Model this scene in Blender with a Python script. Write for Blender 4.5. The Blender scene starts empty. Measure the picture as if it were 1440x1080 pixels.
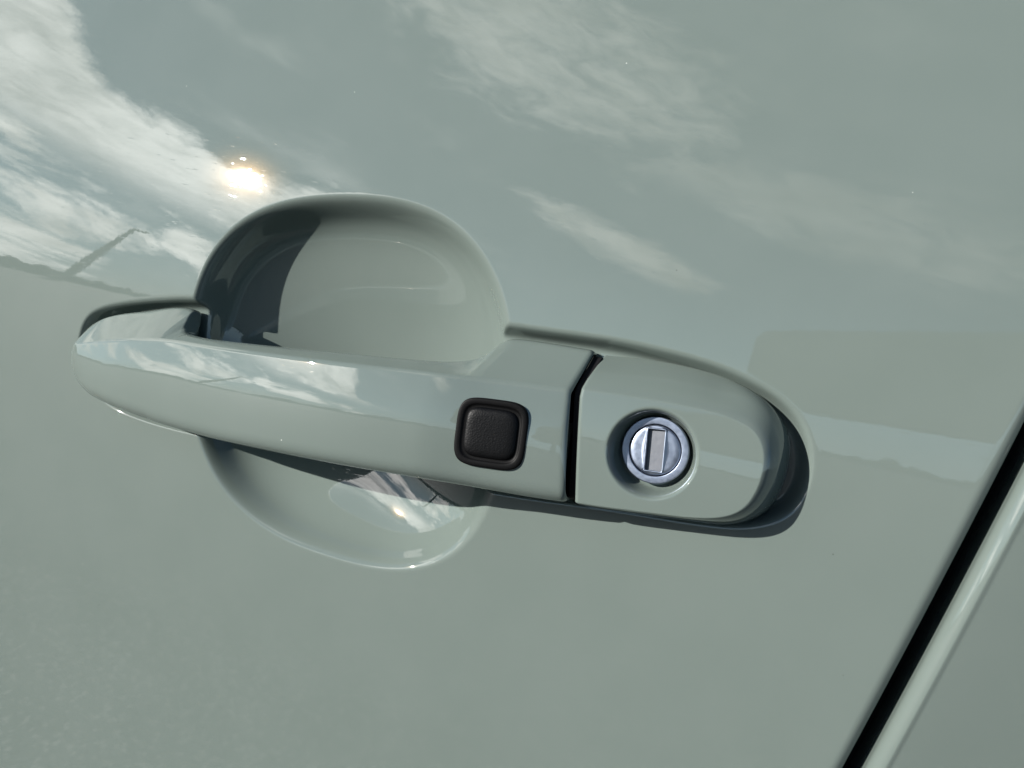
import bpy, math
import numpy as np
from mathutils import Matrix, Vector

S = bpy.context.scene
COL = S.collection

# ---------------------------------------------------------------- camera, light
# Door frame: X = along the car (right = rearwards), Y = into the car, Z = up along the
# door skin.  h is the height out of the skin (towards -Y).  Millimetres in the builders.
TILT = math.radians(2.697)                 # the skin leans in towards the roof
BASE = Vector((0.0, 0.0, 0.97))
DOOR_M = Matrix.Translation(BASE) @ Matrix.Rotation(-TILT, 4, 'X')

CAM_X = Vector((0.91328, 0.34958, 0.20909))
CAM_Y = Vector((-0.21169, -0.03121, 0.97684))
CAM_F = Vector((-0.34801, 0.93639, -0.04550))
cam_d = bpy.data.cameras.new('camera')
cam_d.sensor_width = 36.0
cam_d.lens = 26.25
cam_d.clip_start = 0.005
cam_d.clip_end = 6000
cam = bpy.data.objects.new('camera', cam_d)
COL.objects.link(cam)
cm = Matrix.Identity(4)
for r in range(3):
    cm[r][0], cm[r][1], cm[r][2] = CAM_X[r], CAM_Y[r], -CAM_F[r]
cm[1][3] = -0.190
cam.matrix_world = DOOR_M @ cm
S.camera = cam

SUN = Vector((-0.68600, -0.68630, 0.24164)).normalized()
SUN_EL = math.asin(SUN.z)
SUN_AZ = math.atan2(SUN.x, SUN.y)

world = bpy.data.worlds.new('World')
S.world = world
world.use_nodes = True


class G:
    """Small helper to write node graphs as expressions."""

    def __init__(self, nt):
        self.nt = nt

    def n(self, t, **kw):
        nd = self.nt.nodes.new(t)
        for k, v in kw.items():
            setattr(nd, k, v)
        return nd

    def put(self, sock, v):
        if isinstance(v, bpy.types.NodeSocket):
            self.nt.links.new(v, sock)
        else:
            sock.default_value = v

    def m(self, op, a, b=0.0, c=0.0, clamp=False):
        nd = self.n('ShaderNodeMath', operation=op, use_clamp=clamp)
        self.put(nd.inputs[0], a)
        self.put(nd.inputs[1], b)
        self.put(nd.inputs[2], c)
        return nd.outputs[0]

    def ss(self, x, a, b, lo=0.0, hi=1.0):
        nd = self.n('ShaderNodeMapRange', interpolation_type='SMOOTHSTEP')
        self.put(nd.inputs[0], x)
        for i, v in enumerate((a, b, lo, hi)):
            self.put(nd.inputs[1 + i], v)
        return nd.outputs[0]

    def noise(self, vec, scale, detail=6.0, rough=0.55, dist=0.0):
        nd = self.n('ShaderNodeTexNoise')
        if vec is not None:
            self.put(nd.inputs['Vector'], vec)
        nd.inputs['Scale'].default_value = scale
        nd.inputs['Detail'].default_value = detail
        nd.inputs['Roughness'].default_value = rough
        nd.inputs['Distortion'].default_value = dist
        return nd.outputs['Fac']

    def xyz(self, x, y, z=0.0):
        nd = self.n('ShaderNodeCombineXYZ')
        for i, v in enumerate((x, y, z)):
            self.put(nd.inputs[i], v)
        return nd.outputs[0]

    def mix(self, f, a, b):
        nd = self.n('ShaderNodeMix', data_type='RGBA')
        self.put(nd.inputs[0], f)
        self.put(nd.inputs[6], a)
        self.put(nd.inputs[7], b)
        return nd.outputs[2]

    def vm(self, op, a, b=None, s=None):
        nd = self.n('ShaderNodeVectorMath', operation=op)
        self.put(nd.inputs[0], a)
        if b is not None:
            self.put(nd.inputs[1], b)
        if s is not None:
            self.put(nd.inputs['Scale'], s)
        return nd


def build_sky():
    nt = world.node_tree
    nt.nodes.clear()
    g = G(nt)
    STR = 0.058
    sky = g.n('ShaderNodeTexSky', sky_type='NISHITA', sun_disc=False)
    sky.sun_elevation = SUN_EL
    sky.sun_rotation = SUN_AZ
    sky.air_density = 1.0
    sky.dust_density = 0.05
    sky.ozone_density = 4.5
    d = g.n('ShaderNodeTexCoord').outputs['Generated']
    sep = g.n('ShaderNodeSeparateXYZ')
    g.put(sep.inputs[0], d)
    x, y, z = sep.outputs
    R2D = 180 / math.pi
    el = g.m('MULTIPLY', g.m('ARCSINE', z), R2D)
    az = g.m('MULTIPLY', g.m('ARCTAN2', x, g.m('MULTIPLY', y, -1.0)), R2D)
    dot = g.vm('DOT_PRODUCT', d, tuple(SUN)).outputs['Value']
    ang = g.m('MULTIPLY', g.m('ARCCOSINE', g.m('MINIMUM', dot, 1.0)), R2D)
    # long slanting streaks: coordinates along / across the wind
    along = g.m('ADD', g.m('MULTIPLY', az, 0.92), g.m('MULTIPLY', el, -0.38))
    across = g.m('ADD', g.m('MULTIPLY', el, 0.92), g.m('MULTIPLY', az, 0.22))
    st = g.xyz(g.m('MULTIPLY', along, 1 / 16), g.m('MULTIPLY', across, 1 / 4.2), 3.1)
    n1 = g.noise(st, 1.0, 9, 0.6, 0.35)
    pf = g.xyz(g.m('MULTIPLY', az, 1 / 9), g.m('MULTIPLY', el, 1 / 6), 7.7)
    n2 = g.noise(pf, 1.0, 10, 0.58, 0.25)
    # the bright bank in front of the sun: its upper edge climbs away from the sun's azimuth
    lift = g.m('ADD', g.m('MULTIPLY', g.m('MAXIMUM', g.m('SUBTRACT', -46.0, az), 0.0), 0.32),
               g.m('MULTIPLY', g.m('MAXIMUM', g.m('SUBTRACT', -55.0, az), 0.0), 0.48))
    drop = g.m('MULTIPLY', g.m('MAXIMUM', g.m('ADD', az, 36.0), 0.0), -1.1)
    top = g.m('ADD', g.m('ADD', 15.0, g.m('MINIMUM', lift, 24.0)), drop)
    t = g.m('ADD', g.m('SUBTRACT', top, el), g.m('MULTIPLY', g.m('SUBTRACT', n2, 0.5), 5.0))
    nf = g.noise(g.xyz(g.m('MULTIPLY', along, 1 / 5), g.m('MULTIPLY', across, 1 / 1.9), 1.3), 1.0, 9, 0.66, 0.6)
    t = g.m('ADD', t, g.m('MULTIPLY', g.m('SUBTRACT', nf, 0.5), 5.0))
    bank = g.ss(t, -0.5, 1.3)
    # blue gaps under the bank, slanting with the wind
    low = g.ss(g.m('ADD', el, g.m('MULTIPLY', g.m('ADD', az, 45.0), 0.22)), 11.5, 7.0)
    hole = g.m('MULTIPLY', g.ss(n1, 0.40, 0.50), g.m('ADD', 0.10, g.m('MULTIPLY', low, 0.88)))
    bank = g.m('MULTIPLY', bank, g.m('SUBTRACT', 1.0, hole))
    # wisps higher up
    def wisp(a0, e0, la, le, slope, k):
        da = g.m('SUBTRACT', az, a0)
        de = g.m('SUBTRACT', g.m('SUBTRACT', el, e0), g.m('MULTIPLY', da, slope))
        q = g.m('ADD', g.m('POWER', g.m('MULTIPLY', da, 1 / la), 2.0), g.m('POWER', g.m('MULTIPLY', de, 1 / le), 2.0))
        q = g.m('ADD', q, g.m('MULTIPLY', g.m('SUBTRACT', n2, 0.5), 3.0))
        q = g.m('ADD', q, g.m('MULTIPLY', g.m('SUBTRACT', nf, 0.5), 3.6))
        return g.m('MULTIPLY', g.ss(q, 1.5, -0.3), k)
    wa = g.m('MAXIMUM', wisp(-16.0, 17.4, 8.0, 1.9, -0.33, 1.0), wisp(-24.0, 34.5, 17.0, 6.5, -0.15, 0.85))
    wa = g.m('MAXIMUM', wa, wisp(4.0, 23.0, 20.0, 3.6, -0.16, 0.6))
    # thin high veils over the rest
    veil = g.m('MULTIPLY', g.ss(g.m('ADD', g.m('MULTIPLY', n1, 0.55), g.m('MULTIPLY', n2, 0.45)), 0.50, 0.72), 0.22)
    mask = g.m('MAXIMUM', g.m('MAXIMUM', bank, veil), wa)
    # clouds scatter the sun forwards: brightest close to it
    glow = g.m('ADD', 0.75, g.m('MULTIPLY', 4.9, g.m('EXPONENT', g.m('MULTIPLY', ang, -1 / 16.0))))
    def lobe(k, w):
        return g.m('MULTIPLY', k, g.m('EXPONENT', g.m('MULTIPLY', g.m('POWER', g.m('MULTIPLY', ang, 1 / w), 2.0), -1.0)))
    aure = g.m('ADD', lobe(16.0, 0.7), lobe(6.0, 1.7))
    n3 = g.noise(st, 3.2, 8, 0.62, 0.5)
    tex = g.m('ADD', 0.45, g.m('ADD', g.m('MULTIPLY', g.ss(n2, 0.25, 0.7), 0.4), g.m('MULTIPLY', g.ss(n3, 0.3, 0.65), 0.32)))
    lum = g.m('MULTIPLY', g.m('MULTIPLY', glow, tex), 1.0 / STR)
    cl = g.vm('SCALE', (1.0, 0.99, 0.955), s=lum).outputs[0]
    au = g.vm('SCALE', (1.0, 0.56, 0.16), s=g.m('MULTIPLY', aure, 1.0 / STR)).outputs[0]
    # pale haze low over the land, all round
    hz = g.m('MULTIPLY', g.ss(el, 17.0, 2.0), 0.45)
    clear = g.mix(hz, sky.outputs[0], (0.66 / STR, 0.95 / STR, 1.22 / STR, 1))
    out = g.mix(mask, clear, cl)
    out = g.vm('ADD', out, au).outputs[0]
    bg = g.n('ShaderNodeBackground')
    g.put(bg.inputs[0], out)
    bg.inputs[1].default_value = STR
    o = g.n('ShaderNodeOutputWorld')
    nt.links.new(bg.outputs[0], o.inputs[0])
    world.cycles.sampling_method = 'MANUAL'
    world.cycles.sample_map_resolution = 1024


build_sky()

sun_d = bpy.data.lights.new('sun', 'SUN')
sun_d.energy = 5.0
sun_d.angle = math.radians(0.53)
sun_d.color = (1.0, 0.965, 0.915)
sun = bpy.data.objects.new('sun', sun_d)
COL.objects.link(sun)
sun.rotation_euler = SUN.to_track_quat('Z', 'Y').to_euler()

S.view_settings.view_transform = 'Standard'
S.view_settings.look = 'None'
S.view_settings.exposure = 0.67
S.view_settings.gamma = 1.0
S.view_settings.use_curve_mapping = False
S.render.engine = 'CYCLES'
S.cycles.max_bounces = 8
S.cycles.glossy_bounces = 6
S.cycles.diffuse_bounces = 4
S.cycles.caustics_reflective = False
S.cycles.sample_clamp_indirect = 6.0


# ---------------------------------------------------------------- materials
def new_mat(name):
    m = bpy.data.materials.new(name)
    m.use_nodes = True
    nt = m.node_tree
    nt.nodes.clear()
    g = G(nt)
    b = g.n('ShaderNodeBsdfPrincipled')
    o = g.n('ShaderNodeOutputMaterial')
    nt.links.new(b.outputs[0], o.inputs[0])
    return m, g, b


def setb(b, **kw):
    for k, v in kw.items():
        b.inputs[k.replace('_', ' ')].default_value = v


def mat_paint():
    m, g, b = new_mat('grey_green_paint')
    co = g.n('ShaderNodeTexCoord').outputs['Object']
    # dust specks and a faint mottling in the colour coat
    mot = g.noise(co, 38.0, 3, 0.5)
    base = g.mix(g.ss(mot, 0.3, 0.7), (0.128, 0.158, 0.143, 1), (0.133, 0.163, 0.148, 1))
    vd = g.n('ShaderNodeTexVoronoi', feature='F1')
    g.put(vd.inputs['Vector'], co)
    vd.inputs['Scale'].default_value = 120.0
    sp = g.n('ShaderNodeSeparateColor')
    g.put(sp.inputs[0], vd.outputs['Color'])
    size = g.m('MULTIPLY', g.ss(sp.outputs[0], 0.50, 1.0), 0.027)
    fleck = g.m('LESS_THAN', vd.outputs['Distance'], size)
    tone = g.mix(g.m('GREATER_THAN', sp.outputs[1], 0.3), (0.05, 0.05, 0.045, 1), (0.62, 0.63, 0.60, 1))
    base = g.mix(g.m('MULTIPLY', fleck, 0.5), base, tone)
    g.put(b.inputs['Base Color'], base)
    setb(b, Roughness=0.55, Specular_IOR_Level=0.0, Coat_Weight=1.0, Coat_Roughness=0.015, Coat_IOR=1.62)
    # orange peel of the clear coat plus hair-fine wash scratches
    peel = g.noise(co, 520.0, 2, 0.5)
    fine = g.noise(co, 1900.0, 1, 0.5)
    mp = g.n('ShaderNodeMapping')
    g.put(mp.inputs[0], co)
    mp.inputs['Scale'].default_value = (220.0, 220.0, 1900.0)
    mp.inputs['Rotation'].default_value = (0, 0.12, 0)
    hair = g.ss(g.noise(mp.outputs[0], 1.0, 1, 0.5), 0.70, 0.86)
    h = g.m('ADD', g.m('ADD', peel, g.m('MULTIPLY', fine, 0.12)), g.m('MULTIPLY', hair, -2.6))
    bp = g.n('ShaderNodeBump')
    bp.inputs['Strength'].default_value = 1.0
    bp.inputs['Distance'].default_value = 0.0000028
    g.put(bp.inputs['Height'], h)
    g.put(b.inputs['Coat Normal'], bp.outputs[0])
    return m


def mat_simple(name, col, rough, metal=0.0, spec=0.5):
    m, g, b = new_mat(name)
    setb(b, Base_Color=(*col, 1), Roughness=rough, Metallic=metal, Specular_IOR_Level=spec)
    return m


def mat_grain(name, col, rough, scale, dist, spec=0.5):
    m, g, b = new_mat(name)
    co = g.n('ShaderNodeTexCoord').outputs['Object']
    vo = g.n('ShaderNodeTexVoronoi', feature='SMOOTH_F1')
    g.put(vo.inputs['Vector'], co)
    vo.inputs['Scale'].default_value = scale
    n = g.noise(co, scale * 0.7, 3, 0.6)
    h = g.m('ADD', vo.outputs['Distance'], g.m('MULTIPLY', n, 0.7))
    bp = g.n('ShaderNodeBump')
    bp.inputs['Distance'].default_value = dist
    g.put(bp.inputs['Height'], h)
    setb(b, Base_Color=(*col, 1), Roughness=rough, Specular_IOR_Level=spec)
    g.put(b.inputs['Normal'], bp.outputs[0])
    return m


def mat_lock():
    m, g, b = new_mat('zinc_lock_metal')
    co = g.n('ShaderNodeTexCoord').outputs['Object']
    n = g.noise(co, 900.0, 5, 0.65)
    w = g.noise(co, 240.0, 4, 0.6)
    g.put(b.inputs['Base Color'], g.mix(g.ss(w, 0.35, 0.7), (0.30, 0.345, 0.43, 1), (0.25, 0.285, 0.36, 1)))
    g.put(b.inputs['Roughness'], g.ss(n, 0.3, 0.75, 0.36, 0.48))
    bp = g.n('ShaderNodeBump')
    bp.inputs['Distance'].default_value = 0.000008
    bp.inputs['Strength'].default_value = 0.6
    g.put(bp.inputs['Height'], n)
    g.put(b.inputs['Normal'], bp.outputs[0])
    setb(b, Metallic=1.0)
    return m


def mat_ground():
    m, g, b = new_mat('asphalt')
    co = g.n('ShaderNodeTexCoord').outputs['Object']
    vo = g.n('ShaderNodeTexVoronoi', feature='F1')
    g.put(vo.inputs['Vector'], co)
    vo.inputs['Scale'].default_value = 110.0
    sep = g.n('ShaderNodeSeparateColor')
    g.put(sep.inputs[0], vo.outputs['Color'])
    big = g.noise(co, 0.6, 5, 0.6)
    stone = g.mix(g.ss(sep.outputs[0], 0.5, 0.98), (0.02, 0.019, 0.018, 1), (0.50, 0.45, 0.40, 1))
    tar = g.mix(g.ss(vo.outputs['Distance'], 0.35, 0.75), stone, (0.03, 0.03, 0.03, 1))
    g.put(b.inputs['Base Color'], g.mix(g.m('MULTIPLY', big, 0.3), tar, (0.06, 0.056, 0.05, 1)))
    setb(b, Roughness=0.9, Specular_IOR_Level=0.2)
    return m


PAINT = mat_paint()
RUBBER = mat_simple('black_rubber', (0.006, 0.006, 0.007), 0.75, 0, 0.2)
RING = mat_grain('black_trim_plastic', (0.002, 0.002, 0.0022), 0.5, 2600, 0.00001, 0.12)
PAD = mat_grain('black_grained_plastic', (0.0026, 0.0028, 0.0032), 0.44, 2600, 0.00004, 0.16)
LOCK = mat_lock()
SHUTTER = mat_grain('dull_shutter_metal', (0.115, 0.125, 0.145), 0.5, 700, 0.00005)


# ---------------------------------------------------------------- mesh helpers
def to_world_pts(x, z, h):
    return np.stack([x, -h, z], -1) * 0.001


def mesh_obj(name, verts, faces, mat, parent=None, smooth=True):
    me = bpy.data.meshes.new(name)
    if isinstance(faces, np.ndarray):
        nv, nf, k = len(verts), len(faces), faces.shape[1]
        me.vertices.add(nv)
        me.vertices.foreach_set('co', np.ascontiguousarray(verts, dtype=np.float32).ravel())
        me.loops.add(nf * k)
        me.loops.foreach_set('vertex_index', np.ascontiguousarray(faces, dtype=np.int32).ravel())
        me.polygons.add(nf)
        me.polygons.foreach_set('loop_start', np.arange(0, nf * k, k, dtype=np.int32))
        me.polygons.foreach_set('loop_total', np.full(nf, k, dtype=np.int32))
        me.update(calc_edges=True)
    else:
        me.from_pydata([tuple(map(float, v)) for v in verts], [], faces)
    me.validate()
    if smooth:
        me.polygons.foreach_set('use_smooth', np.ones(len(me.polygons), dtype=bool))
    me.materials.append(mat)
    o = bpy.data.objects.new(name, me)
    COL.objects.link(o)
    if parent is not None:
        o.parent = parent
    return o


def grid_faces(nr, nc, wrap=False, flip=False):
    i = np.arange(nr - 1)[:, None]
    j = np.arange(nc if wrap else nc - 1)[None, :]
    jn = (j + 1) % nc
    a, b = i * nc + j, i * nc + jn
    c, d = (i + 1) * nc + jn, (i + 1) * nc + j
    f = np.stack([a, b, c, d], -1).reshape(-1, 4)
    return f[:, ::-1] if flip else f


def pchip(xs, ys, x):
    xs, ys = np.asarray(xs, float), np.asarray(ys, float)
    h = np.diff(xs)
    dl = np.diff(ys) / h
    m = np.zeros_like(ys)
    for i in range(1, len(xs) - 1):
        if dl[i - 1] * dl[i] > 0:
            w1, w2 = 2 * h[i] + h[i - 1], h[i] + 2 * h[i - 1]
            m[i] = (w1 + w2) / (w1 / dl[i - 1] + w2 / dl[i])
    m[0], m[-1] = dl[0], dl[-1]
    x = np.clip(np.asarray(x, float), xs[0], xs[-1])
    k = np.clip(np.searchsorted(xs, x) - 1, 0, len(xs) - 2)
    t = (x - xs[k]) / h[k]
    return ((1 + 2 * t) * (1 - t) ** 2 * ys[k] + t * (1 - t) ** 2 * h[k] * m[k]
            + t * t * (3 - 2 * t) * ys[k + 1] + t * t * (t - 1) * h[k] * m[k + 1])


def chaikin(p, n=3, closed=True):
    p = np.asarray(p, float)
    for _ in range(n):
        q = np.roll(p, -1, 0) if closed else None
        if closed:
            p = np.stack([0.75 * p + 0.25 * q, 0.25 * p + 0.75 * q], 1).reshape(-1, 2)
        else:
            a, b = p[:-1], p[1:]
            p = np.concatenate([p[:1], np.stack([.75 * a + .25 * b, .25 * a + .75 * b], 1).reshape(-1, 2), p[-1:]])
    return p


def sdf(px, pz, poly):
    """Signed distance to a closed polygon, positive inside (flat arrays)."""
    best = np.full(px.shape, 1e9)
    inside = np.zeros(px.shape, bool)
    q = np.roll(poly, -1, 0)
    for (ax, az), (bx, bz) in zip(poly, q):
        dx, dz = bx - ax, bz - az
        l2 = dx * dx + dz * dz + 1e-12
        t = np.clip(((px - ax) * dx + (pz - az) * dz) / l2, 0, 1)
        d2 = (px - ax - t * dx) ** 2 + (pz - az - t * dz) ** 2
        np.minimum(best, d2, out=best)
        if abs(dz) > 1e-12:
            c = ((az > pz) != (bz > pz)) & (px < ax + dx * (pz - az) / dz)
            inside ^= c
    d = np.sqrt(best)
    return np.where(inside, d, -d)


def smoother(t):
    t = np.clip(t, 0, 1)
    return t * t * t * (t * (6 * t - 15) + 10)


def fillet_ramp(t, k):
    """0 for t<-k, t for t>k, parabola between."""
    return np.where(t < -k, 0.0, np.where(t > k, t, (t + k) ** 2 / (4 * k)))


# ---------------------------------------------------------------- car door
def thing(name, label, cat):
    e = bpy.data.objects.new(name, None)
    COL.objects.link(e)
    e.matrix_world = DOOR_M
    e.empty_display_size = 0.05
    e['label'] = label
    e['category'] = cat
    return e


door = thing('car_door', 'glossy grey-green car door with a pull handle, round finger recess and key lock', 'car door')

GAP0, GAPS = 45.9, 0.205            # shut line: x = GAP0 + GAPS * z at the skin's edge

DISH_P = np.array([(-183.3, -7.7), (-183.0, 2.9), (-178.0, 13.0), (-168.6, 21.9), (-156.2, 27.8), (-141.2, 32.2), (-124.0, 34.0), (-109.3, 32.5), (-96.7, 28.1),
    (-87.4, 21.5), (-80.8, 13.6), (-76.8, 5.9), (-73.2, -6.1), (-71.5, -19.0), (-71.2, -30.8), (-72.0, -40.5), (-73.1, -46.6), (-75.8, -54.1),
    (-82.9, -61.9), (-95.2, -67.6), (-114.1, -70.7), (-132.5, -70.3), (-149.9, -66.2), (-163.4, -58.3), (-171.9, -47.8), (-178.0, -35.7), (-181.8, -22.0)])


def fourier_radius(cen):
    v = DISH_P - cen
    th = np.arctan2(v[:, 1], v[:, 0])
    r = np.hypot(v[:, 0], v[:, 1])
    N = 7
    A = [np.ones_like(th)] + [f(k * th) for k in range(1, N + 1) for f in (np.cos, np.sin)]
    co = np.linalg.lstsq(np.stack(A, 1), r, rcond=None)[0]

    def R(t):
        s = np.full_like(t, co[0])
        for k in range(1, N + 1):
            s = s + co[2 * k - 1] * np.cos(k * t) + co[2 * k] * np.sin(k * t)
        return s
    return R


def bowl(x, z, cen, A, L, dep, pw):
    """Finger recess: rounded rim, short steep wall, curved floor deepest at cen.
    A and L are (mean, cosine, sine) around the rim."""
    dx, dz = x - cen[0], z - cen[1]
    th = np.arctan2(dz, dx)
    R = fourier_radius(cen)(th)
    t = R - np.hypot(dx, dz)
    c, s = np.cos(th), np.sin(th)
    u = fillet_ramp(t, 2.6)
    rn = np.clip(1 - u / R, 0, 1)
    d = (A[0] + A[1] * c + A[2] * s) * (1 - np.exp(-u / (L[0] + L[1] * c + L[2] * s))) + dep * (1 - rn ** pw)
    return np.where(t > -2.6, d, 0.0)


POCKET = chaikin([(-232.7, -34.1), (-233.3, -26.5), (-231.7, -20.8), (-226.9, -16.8), (-216.7, -13.0), (-201.7, -9.1), (-185.3, -5.7), (-131.6, -0.1), (-77.3, 5.7),
    (-65.7, 6.3), (-51.4, 7.2), (-38.5, 7.5), (-20.2, 6.6), (-7.3, 3.6), (1.1, -0.7), (6.0, -7.6), (7.4, -16.4), (5.0, -24.4),
    (-2.4, -29.4), (-13.0, -31.8), (-37.8, -34.4), (-67.5, -38.8), (-119.9, -43.5), (-175.0, -48.0), (-196.3, -48.8), (-212.8, -47.7), (-224.4, -43.6)], 3)


def crown(x, z):
    a = np.abs(z + 6.0)
    c = np.minimum(a, 110.0)
    return -(c * c / 2 + (a - c) * 110.0) / 820.0 - ((x + 60.0) ** 2) / (2 * 9000.0)


def door_height(x, z):
    sh = x.shape
    x, z = x.ravel(), z.ravel()
    pocket = np.zeros_like(x)
    sel = (x > -245) & (x < 24) & (z > -62) & (z < 20)
    d = sdf(x[sel], z[sel], POCKET)
    pocket[sel] = 5.2 * smoother((d + 1.4) / 4.6)
    # the floor above the grip slopes in from the top, the one below it lies flatter
    up = bowl(x, z, np.array([-112.0, -52.0]), (7.0, -4.2, 1.8), (3.0, 0.6, 0.4), 25.0, 1.6)
    lo = bowl(x, z, np.array([-136.0, -28.0]), (7.4, -2.0, 1.8), (3.6, 1.2, 0.4), 12.7, 2.0)
    bl = smoother((z + 42.0) / 27.0)
    dish = up * bl + lo * (1 - bl)
    k = 0.9
    a, b = pocket, dish
    both = 0.5 * (a + b + np.sqrt((a - b) ** 2 + k * k)) - 0.5 * k * np.exp(-np.maximum(a, b) / k)
    both = np.where(np.maximum(a, b) < 1e-4, 0.0, np.maximum(both, 0))
    return (crown(x, z) - both).reshape(sh)


def grow(a, b, step, f=1.09, mx=22.0):
    out, s = [a], step
    sg = 1 if b > a else -1
    while (b - out[-1]) * sg > s * 1.5:
        out.append(out[-1] + sg * s)
        s = min(s * f, mx)
    out.append(b)
    return out


def build_door():
    xs = grow(-246, -760, 0.5)[::-1][:-1] + list(np.arange(-246, 20, 0.45)) + list(np.arange(20, 46.01, 0.65))
    xs = np.array(xs)
    zs = np.array(grow(-86, -560, 0.5)[::-1][:-1] + list(np.arange(-86, 45, 0.45)) + grow(45, 330, 0.5))
    # the last columns lean with the shut line, then roll over the folded edge
    R = 3.2
    X, Z = np.meshgrid(xs, zs)
    edge = GAP0 + GAPS * Z - R
    w = np.clip((X + 246.0) / 292.0, 0, 1)
    w = w * w * (3 - 2 * w)
    X = X * (1 - w) + (X - 46.0 + edge) * w
    H = door_height(X, Z)
    cols_x, cols_h = [X], [H]
    for a in np.radians(np.linspace(9, 90, 12)):
        cols_x.append((edge + R * math.sin(a))[:, -1:])
        cols_h.append((H[:, -1:] - R * (1 - math.cos(a))))
    for dpt in (7.0, 14.0):
        cols_x.append((edge + R)[:, -1:])
        cols_h.append(H[:, -1:] - R - dpt)
    X = np.concatenate(cols_x, 1)
    H = np.concatenate(cols_h, 1)
    Z = np.repeat(zs[:, None], X.shape[1], 1)
    v = to_world_pts(X, Z, H).reshape(-1, 3)
    f = grid_faces(X.shape[0], X.shape[1])
    return mesh_obj('door_skin', v, f, PAINT, door)


build_door()


# ---- pull handle: cross-sections (z,h) lofted along x
def round_poly(P, T, K):
    """Round each inner corner of an open control polygon with a quadratic Bezier."""
    P = np.asarray(P, float)
    out = [P[0]]
    for i in range(1, len(P) - 1):
        a, b, c = P[i - 1], P[i], P[i + 1]
        la, lc = np.linalg.norm(a - b), np.linalg.norm(c - b)
        p0 = b + (a - b) / la * min(T[i], la * 0.49)
        p2 = b + (c - b) / lc * min(T[i], lc * 0.49)
        for t in np.linspace(0, 1, K):
            out.append((1 - t) ** 2 * p0 + 2 * t * (1 - t) * b + t * t * p2)
    out.append(P[-1])
    return np.array(out)


HX0, HX1 = -231.0, -50.2
BOT = np.array([(-231.0, -30.2), (-230.5, -31.9), (-229.1, -34.5), (-226.6, -37.5), (-223.4, -40.0), (-217.4, -43.0), (-209.8, -44.7), (-199.2, -45.3), (-188.4, -45.3),
    (-156.5, -44.4), (-128.3, -42.3), (-103.6, -40.0), (-82.2, -37.9), (-63.1, -36.1), (-46.6, -34.2)])
RID = np.array([(-231.1, -29.5), (-229.9, -29.7), (-226.1, -29.2), (-217.5, -27.4), (-206.1, -24.6), (-190.8, -21.4), (-174.0, -18.7), (-158.4, -17.6), (-131.2, -15.1),
    (-107.4, -12.7), (-86.4, -10.3), (-67.6, -8.3), (-47.1, -6.4)])
RIH = np.array([(-231.1, 0.5), (-230.5, 2.0), (-228.9, 3.6), (-226.1, 5.2), (-217.5, 7.6), (-206.1, 10.2), (-190.8, 13.0), (-174.0, 15.2), (-158.4, 17.0),
    (-131.2, 19.2), (-107.4, 20.2), (-86.4, 19.2), (-67.6, 15.9), (-47.1, 12.8)])
TOP = np.array([(-231.1, -28.9), (-230.7, -26.8), (-229.3, -24.5), (-226.1, -21.4), (-220.5, -18.0), (-205.3, -13.2), (-186.6, -8.9), (-183.8, -9.5), (-181.5, -12.3),
    (-179.1, -15.1), (-175.8, -16.3), (-167.0, -16.1), (-160.0, -15.5), (-135.4, -12.9), (-111.2, -10.1), (-93.1, -7.9), (-85.1, -6.5), (-80.2, -4.5),
    (-77.5, -1.7), (-75.6, 1.4), (-72.9, 3.1), (-65.2, 3.8), (-47.3, 4.5)])
TOH = np.array([(-231.1, -0.5), (-186.6, -0.6), (-184.1, 0.2), (-181.3, 4.0), (-178.1, 8.0), (-174.0, 10.2), (-160.0, 12.5), (-135.4, 14.4), (-111.2, 15.0),
    (-93.1, 13.6), (-85.1, 10.4), (-80.2, 6.0), (-76.8, 2.0), (-73.4, -0.2), (-65.2, -0.6), (-47.3, -0.6)])
BAK = np.array([(-231.1, -4.5), (-185.6, -4.5), (-181.9, -2.0), (-177.1, 3.5), (-171.0, 4.8), (-141.0, 5.5), (-101.1, 5.5), (-87.1, 4.0), (-80.2, 0.0),
    (-75.4, -4.0), (-47.3, -4.5)])


def slit_dx(z):
    return 4.6 * np.clip((-8.0 - z) / 26.0, 0, 1.15)


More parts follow.
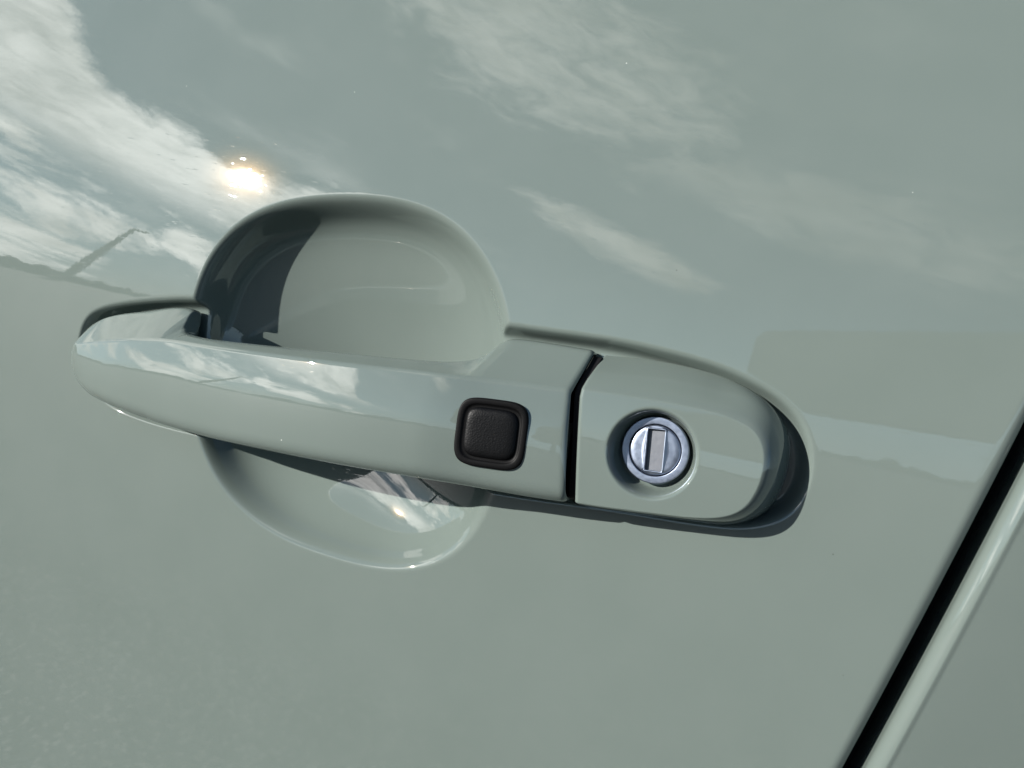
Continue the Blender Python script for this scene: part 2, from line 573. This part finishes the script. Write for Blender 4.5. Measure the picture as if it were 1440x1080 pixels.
def build_handle():
    a = np.linspace(0, 1, 40)
    tip = HX0 + 16.0 * (1 - np.cos(a * math.pi / 2))
    mid = np.concatenate([tip, np.arange(-213.6, -186, 0.9), np.arange(-186, -168, 0.28), np.arange(-168, -92, 0.9),
                          np.arange(-92, -68, 0.45), np.arange(-68, HX1 - 2, 0.9)])
    ends = HX1 - 1.6 + 1.6 * np.sin(np.linspace(0, math.pi / 2, 8))
    xs = np.concatenate([mid, ends])
    inset = np.concatenate([np.zeros(len(mid)), 1.1 * (1 - np.cos(np.linspace(0, math.pi / 2, 8)))])
    secs = []
    for x, ins in zip(xs, inset):
        zb, zr, hr = pchip(*BOT.T, x), pchip(*RID.T, x), pchip(*RIH.T, x)
        zt, ht, hb = pchip(*TOP.T, x), pchip(*TOH.T, x), pchip(*BAK.T, x)
        s = min(1.0, max(0.02, (x - HX0) / 26.0)) ** 0.6
        zm = 0.5 * (zb + zr)
        hm = hr + 1.9 * s
        hbot = hr + 0.9 * s - (1 - s) * 1.0
        hb2 = min(hb, hr - 3 * s - 0.2)
        P = [(0.5 * (zb + zt), hb2), (zb + 3.2 * s, hb2), (zb + 0.9 * s, hb2 + 0.35 * (hbot - hb2)), (zb, hbot), (zm, hm), (zr, hr), (zt, ht), (zt - 0.35 * s, hb2), (0.5 * (zb + zt), hb2)]
        T = [0, 1.0 * s, 3 * s, 5.0 * s, 40.0, 0.9 * s, 1.8 * s, 0.6 * s, 0]
        q = round_poly(P, T, 11)[:-1]
        c = q.mean(0)
        if ins > 0:
            dlt = c - q
            q = q + dlt / np.maximum(np.linalg.norm(dlt, axis=1, keepdims=True), 1e-6) * ins
        secs.append(np.stack([np.full(len(q), x), q[:, 0], q[:, 1]], 1))
    A = np.array(secs)
    A[..., 0] += slit_dx(A[..., 1]) * smoother((A[..., 0] + 80.0) / 30.0)
    v = to_world_pts(A[..., 0], A[..., 1], A[..., 2]).reshape(-1, 3)
    nc = A.shape[1]
    f = grid_faces(A.shape[0], nc, wrap=True).tolist()
    f.append(list(range(nc)))
    last = (A.shape[0] - 1) * nc
    f.append([last + i for i in range(nc)][::-1])
    return mesh_obj('pull_handle', v, f, PAINT, door)


handle = build_handle()


def face_h(x, z):
    """Height of the handle's front face at (x,z)."""
    hr = float(pchip(*RIH.T, x))
    return hr + 1.3


# ---- lock cover behind the handle
CX0 = -47.2
CB = [(-91.4, -1.1), (-49.0, 3.5), (-34.3, 5.1), (-20.0, 4.9), (-9.9, 2.9), (-3.3, -0.7), (0.8, -5.7), (2.6, -11.6), (2.5, -19.6),
    (-0.4, -27.2), (-9.2, -32.2), (-28.8, -34.9), (-44.3, -37.0), (-90.3, -41.0)]
CF = [(-91.0, -10.0), (-46.7, -5.9), (-32.5, -4.9), (-19.4, -4.4), (-11.6, -4.8), (-5.8, -6.8), (-2.9, -12.0), (-2.9, -19.4), (-5.4, -25.8),
    (-12.6, -29.4), (-28.1, -31.6), (-43.5, -33.7), (-90.2, -37.2)]
CBp, CFp = chaikin(CB, 4), chaikin(CF, 4)
KEY_C = (-28.0, -17.4)


def cover_height(x, z):
    db = np.maximum(sdf(x, z, CBp), 0)
    df = np.maximum(-sdf(x, z, CFp), 0)
    q = db / (db + df + 1e-9)
    face = 11.9 + (x + 47.0) * (-0.058) - 0.0030 * (z + 18.0) ** 2 - 0.02 * (z + 18.0) + 0.9
    # soft shoulder where the wall meets the face
    k = 0.38
    s = np.where(q < 1 - k, q, q - (q - 1 + k) ** 2 / (4 * k))
    s = s / (1 - k / 4)
    s = s ** 0.92
    # the tail end is rounded over instead of chamfered
    w = 0.62 * smoother((x + 20.0) / 17.0)
    s = s * (1 - w) + np.sqrt(np.clip(1 - (1 - np.clip(q, 0, 1)) ** 2.1, 0, 1)) * w
    h = -4.0 + (face + 4.0) * np.clip(s, 0, 1)
    r = np.hypot(x - KEY_C[0], z - KEY_C[1])
    h = h - 6.6 * smoother((11.2 - r) / 3.4)
    return h


def build_cover():
    zz = np.linspace(0, 1, 190)
    zz = 0.5 * zz + 0.5 * (0.5 - 0.5 * np.cos(zz * math.pi))
    xm = max(p[0] for p in CBp) - 0.02
    t = np.linspace(0, 1, 230)
    xs = CX0 + (xm - CX0) * (1 - (1 - t) ** 1.6)
    cols = []
    for x in xs:
        # base outline's z-range at this x
        p, q = CBp, np.roll(CBp, -1, 0)
        hit = (p[:, 0] > x) != (q[:, 0] > x)
        zc = p[hit, 1] + (x - p[hit, 0]) / (q[hit, 0] - p[hit, 0]) * (q[hit, 1] - p[hit, 1])
        z0, z1 = zc.min(), zc.max()
        cols.append(np.stack([np.full(zz.shape, x), z0 + (z1 - z0) * zz], 1))
    A = np.array(cols)
    A[..., 0] += slit_dx(A[..., 1]) * smoother((-14.0 - A[..., 0]) / 33.0)
    H = cover_height(A[..., 0].ravel(), A[..., 1].ravel()).reshape(A.shape[:2])
    # rolled edge along the slit towards the handle, then a wall down into it
    pre = []
    R = 1.0
    for a in np.radians([90, 70, 50, 30, 12]):
        pre.append((A[0, :, 0] - R * math.sin(a), A[0, :, 1], H[0] - R * (1 - math.cos(a))))
    pre.insert(0, (A[0, :, 0] - R, A[0, :, 1], np.full(len(zz), -4.2)))
    PX = np.array([p[0] for p in pre])
    PZ = np.array([p[1] for p in pre])
    PH = np.maximum(np.array([p[2] for p in pre]), -4.2)
    X = np.concatenate([PX, A[..., 0]])
    Z = np.concatenate([PZ, A[..., 1]])
    H = np.concatenate([PH, H])
    v = to_world_pts(X, Z, H).reshape(-1, 3)
    return mesh_obj('lock_cover', v, grid_faces(X.shape[0], X.shape[1], flip=True), PAINT, door)


cover = build_cover()


# ---- lock: outer ring, turning plug with a keyway, shutter in the keyway
def lathe(name, prof, mat, parent, c, n=72):
    """prof: list of (r,h); axis along h through c=(x,z)."""
    th = np.linspace(0, 2 * math.pi, n, endpoint=False)
    rows = [(c[0] + r * np.cos(th), c[1] + r * np.sin(th), np.full(n, h)) for r, h in prof]
    X, Z, H = (np.array([q[i] for q in rows]) for i in range(3))
    return mesh_obj(name, to_world_pts(X, Z, H).reshape(-1, 3), grid_faces(len(prof), n, wrap=True), mat, parent)


LC = (-28.0, -16.7)
LH = 7.6
lathe('lock_ring', [(8.2, LH - 6), (8.2, LH - 0.3), (8.12, LH - 0.1), (7.98, LH - 0.01), (7.9, LH), (7.2, LH), (6.55, LH), (6.48, LH - 0.01), (6.4, LH - 0.1), (6.36, LH - 0.6), (6.36, LH - 2)], LOCK, cover, LC)


def build_plug():
    n = 96
    th = np.linspace(0, 2 * math.pi, n, endpoint=False)
    hw, hh, rot = 2.05, 5.0, math.radians(7)

    def rect(k, sx, sz):
        c, s = np.cos(th), np.sin(th)
        sc = 1 / np.maximum(np.abs(c) / sx, np.abs(s) / sz)
        return c * sc, s * sc
    rows = []
    for r, h in ((6.15, LH - 2), (6.15, LH - 0.45), (6.0, LH - 0.16), (5.7, LH - 0.05)):
        rows.append((r * np.cos(th), r * np.sin(th), np.full(n, h)))
    ra, rb = (5.7 * np.cos(th), 5.7 * np.sin(th)), rect(0, hw + 0.45, hh + 0.42)
    for t in (0.35, 0.7, 1.0):
        rows.append((ra[0] * (1 - t) + rb[0] * t, ra[1] * (1 - t) + rb[1] * t, np.full(n, LH - 0.05 + 0.04 * t)))
    for e, h in ((0.38, LH + 0.16), (0.10, LH + 0.18), (0.0, LH + 0.08), (0.0, LH - 1.1)):
        q = rect(0, hw + e, hh + e)
        rows.append((q[0], q[1], np.full(n, h)))
    c, s = math.cos(rot), math.sin(rot)
    X = np.array([LC[0] + r[0] * c - r[1] * s for r in rows])
    Z = np.array([LC[1] + r[0] * s + r[1] * c for r in rows])
    H = np.array([r[2] for r in rows])
    o = mesh_obj('lock_plug', to_world_pts(X, Z, H).reshape(-1, 3), grid_faces(len(rows), n, wrap=True), LOCK, cover, smooth=False)
    # shutter flap closing the keyway, a little tilted
    pts = [(-hw, -hh, LH - 0.95), (hw, -hh, LH - 0.55), (hw, hh, LH - 0.55), (-hw, hh, LH - 0.95)]
    V = []
    for dz in (0, -0.8):
        for x, z, h in pts:
            V.append((LC[0] + x * c - z * s, LC[1] + x * s + z * c, h + dz))
    V = np.array(V)
    mesh_obj('keyway_shutter', to_world_pts(V[:, 0], V[:, 1], V[:, 2]),
             [(0, 1, 2, 3), (7, 6, 5, 4), (0, 4, 5, 1), (1, 5, 6, 2), (2, 6, 7, 3), (3, 7, 4, 0)], SHUTTER, cover, smooth=False)
    return o


build_plug()


# ---- request button on the handle
def superell(a, b, p, n):
    th = np.linspace(0, 2 * math.pi, n, endpoint=False)
    c, s = np.cos(th), np.sin(th)
    return a * np.sign(c) * np.abs(c) ** (2 / p), b * np.sign(s) * np.abs(s) ** (2 / p)


BC = (-66.8, -21.6)


def build_button():
    rot = math.radians(5.5)
    c, s = math.cos(rot), math.sin(rot)
    h0 = face_h(BC[0], BC[1]) + 0.55

    def put(name, prof, mat, close):
        rows = []
        for a, b, p, h in prof:
            x, z = superell(a, b, p, 120)
            # lean with the handle's face along x
            X = BC[0] + x * c - z * s
            Z = BC[1] + x * s + z * c
            rows.append((X, Z, h0 + h - 0.15 * (X - BC[0]) - 0.03 * (Z - BC[1])))
        X, Z, H = (np.array([q[i] for q in rows]) for i in range(3))
        f = grid_faces(len(rows), 120, wrap=True).tolist()
        if close:
            f.append([(len(rows) - 1) * 120 + i for i in range(120)])
        return mesh_obj(name, to_world_pts(X, Z, H).reshape(-1, 3), f, mat, handle)

    put('button_ring', [(9.0, 8.6, 4.2, -2.5), (9.0, 8.6, 4.2, 0.1), (8.9, 8.5, 4.2, 0.32), (8.65, 8.25, 4.2, 0.42), (7.75, 7.35, 4.4, 0.38), (7.45, 7.05, 4.5, 0.28),
                        (7.35, 6.95, 4.5, 0.1), (6.9, 6.5, 4.5, 0.06), (0.3, 0.3, 2.2, 0.06)], RING, True)
    put('button_pad', [(6.7, 6.3, 4.6, -2.2), (6.7, 6.3, 4.6, 0.0), (6.5, 6.1, 4.6, 0.45), (6.15, 5.75, 4.5, 0.74), (5.6, 5.2, 4.2, 0.92), (4.4, 4.1, 3.6, 1.0),
                       (2.8, 2.6, 3.0, 1.04), (1.2, 1.1, 2.5, 1.05), (0.3, 0.3, 2.2, 1.05)], PAD, True)


build_button()


# ---- added black filler for the shade in the slit between handle and lock cover
def build_slit_fill():
    x0, x1 = HX1 - 0.6, CX0 - 0.8
    P = []
    x = -49.0
    zb, zr, hr, zt = (float(pchip(*T.T, x)) for T in (BOT, RID, RIH, TOP))
    sec = round_poly([(zb + 1.2, -4.4), (zb + 0.8, hr - 3.0), (0.5 * (zb + zr), hr - 2.2), (zr - 0.3, hr - 2.6), (zt - 1.6, -1.3), (zt - 1.8, -4.4)],
                     [0, 2.5, 10, 2, 1, 0], 6)
    V = []
    for xx in (x0, x1):
        for z, h in sec:
            V.append((xx, z, h))
    V = np.array(V)
    V[:, 0] += slit_dx(V[:, 1])
    n = len(sec)
    f = grid_faces(2, n, wrap=True).tolist() + [list(range(n)), list(range(n, 2 * n))[::-1]]
    return mesh_obj('slit_dark_fill', to_world_pts(V[:, 0], V[:, 1], V[:, 2]), f, RUBBER, handle, smooth=False)


build_slit_fill()


# ---------------------------------------------------------------- panel behind the shut gap
rear = thing('rear_body_panel', 'grey-green body panel to the right of the slanting black shut gap', 'car panel')


def build_rear():
    W, R = 4.3, 3.4
    zs = np.array(grow(-98, -560, 2.0)[::-1][:-1] + list(np.arange(-98, 100, 2.0)) + grow(100, 330, 2.0))
    e = GAP0 + W + GAPS * zs
    cx, ch = [], []
    for d in (16.0, 8.0):
        cx.append(e)
        ch.append(np.full_like(zs, -R - d))
    for a in np.radians(np.linspace(0, 84, 16)):
        cx.append(e + R * (1 - math.cos(a)))
        ch.append(np.full_like(zs, -R + R * math.sin(a)))
    offs = grow(R + 0.2, 700, 0.8)
    for q in offs:
        cx.append(e + q)
        ch.append(np.full_like(zs, 0.02) + 0.9 * (1 - math.exp(-q / 7.0)) * 0.4 - 0.15 * q)
    X = np.array(cx).T
    H = np.array(ch).T
    Z = np.repeat(zs[:, None], X.shape[1], 1)
    H = H + crown(X, Z) - 0.3
    v = to_world_pts(X, Z, H).reshape(-1, 3)
    mesh_obj('panel_skin', v, grid_faces(X.shape[0], X.shape[1]), PAINT, rear)
    # rubber-lined pillar seen deep inside the gap
    V, n = [], len(zs)
    for x, h in ((-14, -17.8), (-14, -15.6), (14, -15.6), (14, -17.8)):
        for z in zs:
            V.append((GAP0 + GAPS * z + x + 2, z, h - 2.2 + float(crown(GAP0, z))))
    V = np.array(V)
    mesh_obj('door_seal', to_world_pts(V[:, 0], V[:, 1], V[:, 2]), grid_faces(4, n), RUBBER, rear, smooth=False)


build_rear()

# ---------------------------------------------------------------- what the paint mirrors
def flag(o, kind):
    o['kind'] = kind
    return o


def build_ground():
    v = [(-3000, -3000, 0), (3000, -3000, 0), (3000, 3000, 0), (-3000, 3000, 0)]
    flag(mesh_obj('ground', v, [(0, 1, 2, 3)], mat_ground(), smooth=False), 'structure')


build_ground()


def build_trees():
    rng = np.random.default_rng(5)
    n = 900
    az = np.linspace(math.radians(-100), math.radians(60), n)
    r = 110 + 10 * np.sin(az * 5)
    hgt = np.zeros(n)
    for f, a in ((6, 0.8), (14, 0.7), (37, 0.55), (90, 0.45), (220, 0.35)):
        hgt += a * np.interp(az * f, np.arange(-400, 401), rng.uniform(-1, 1, 801))
    hgt = np.maximum(1.0, 1.7 + 0.8 * hgt)
    V, rows = [], []
    for dr, k in ((0, 0.0), (-1.5, 0.45), (-0.5, 0.85), (1.0, 1.0), (6.0, 0.8), (8.0, 0.0)):
        rr = r + dr + rng.uniform(-.4, .4, n)
        V.append(np.stack([rr * np.sin(az), -rr * np.cos(az), hgt * k * rng.uniform(0.92, 1.06, n)], 1))
    V = np.concatenate(V)
    m, g, b = new_mat('far_foliage')
    co = g.n('ShaderNodeTexCoord').outputs['Object']
    g.put(b.inputs['Base Color'], g.mix(g.noise(co, 0.8, 5, 0.6), (0.03, 0.045, 0.025, 1), (0.09, 0.11, 0.06, 1)))
    setb(b, Roughness=0.9, Specular_IOR_Level=0.1)
    flag(mesh_obj('distant_trees', V, grid_faces(6, n), m, smooth=False), 'stuff')


build_trees()


def tube(name, pts, radii, mat, parent=None, n=16):
    """Round bar through pts (world metres) with a radius at each point, closed ends."""
    pts = [Vector(p) for p in pts]
    V = []
    for i, p in enumerate(pts):
        d = (pts[min(i + 1, len(pts) - 1)] - pts[max(i - 1, 0)]).normalized()
        u = d.orthogonal().normalized()
        w = d.cross(u)
        for k in range(n):
            a = 2 * math.pi * k / n
            V.append(p + (u * math.cos(a) + w * math.sin(a)) * radii[i])
    f = grid_faces(len(pts), n, wrap=True).tolist()
    f.append(list(range(n))[::-1])
    f.append([(len(pts) - 1) * n + k for k in range(n)])
    return mesh_obj(name, V, f, mat, parent)


def polar(az, r, z):
    a = math.radians(az)
    return Vector((r * math.sin(a), -r * math.cos(a), z))


def build_post():
    m = mat_simple('weathered_timber', (0.06, 0.055, 0.05), 0.85, 0, 0.2)
    base, tip = polar(-54.6, 134.0, 0.0), polar(-50.9, 134.0, 15.2)
    e = bpy.data.objects.new('leaning_mast', None)
    COL.objects.link(e)
    e.location = base
    e['label'] = 'dark leaning mast mirrored in the paint above the handle front end'
    e['category'] = 'mast'
    d = tip - base
    tube('shaft', [Vector((0, 0, 0)), d * 0.3, d * 0.65, d], [0.85, 0.8, 0.62, 0.3], m, e)
    tube('tip_arm', [d * 0.985 - Vector((0.2, 0, 0)), d * 0.99 + Vector((2.0, -1.4, -0.1))], [0.28, 0.16], m, e)


build_post()


def build_phone_stand_in():
    """Made-up far panel, stands in for the phone mirrored as a dark block beside the lock."""
    m = mat_simple('stand_in_dark', (0.045, 0.048, 0.045), 0.8, 0, 0.2)
    st = mat_simple('stand_in_post_grey', (0.10, 0.10, 0.10), 0.6, 0.3)
    a, b = Vector((-2.33, -45.94, 0)), Vector((14.6, -24.3, 0))
    e = bpy.data.objects.new('phone_stand_in', None)  # added out of view to darken the paint's reflection like a held phone
    COL.objects.link(e)
    e.location = a
    e['label'] = 'added dark panel on posts, stand-in for the phone mirrored in the paint beside the lock'
    e['category'] = 'reflection stand-in'
    d = b - a
    u = d.normalized()
    back = Vector((u.y, -u.x, 0))
    W = d.length
    z0, z1 = 3.45, 9.9
    zm, hh, hw, r = (z0 + z1) / 2, (z1 - z0) / 2, W / 2, 1.5
    ring = []
    for cx, cz, a0 in ((hw - r, hh - r, 0), (-hw + r, hh - r, 90), (-hw + r, -hh + r, 180), (hw - r, -hh + r, 270)):
        for k in range(9):
            t = math.radians(a0 + k * 11.25)
            ring.append((cx + r * math.cos(t), cz + r * math.sin(t)))
    V = []
    for th in (0.0, 0.35):
        for x, z in ring:
            V.append(u * (hw + x) + back * th + Vector((0, 0, zm + z)))
    n = len(ring)
    mesh_obj('stand_in_slab', V, grid_faces(2, n, wrap=True).tolist() + [list(range(n))[::-1], list(range(n, 2 * n))], m, e, smooth=False)
    for f in (0.10, 0.625):
        p = u * (W * f) + back * 0.7
        tube('stand_in_post', [p, p + Vector((0, 0, zm))], [0.3, 0.26], st, e)


build_phone_stand_in()
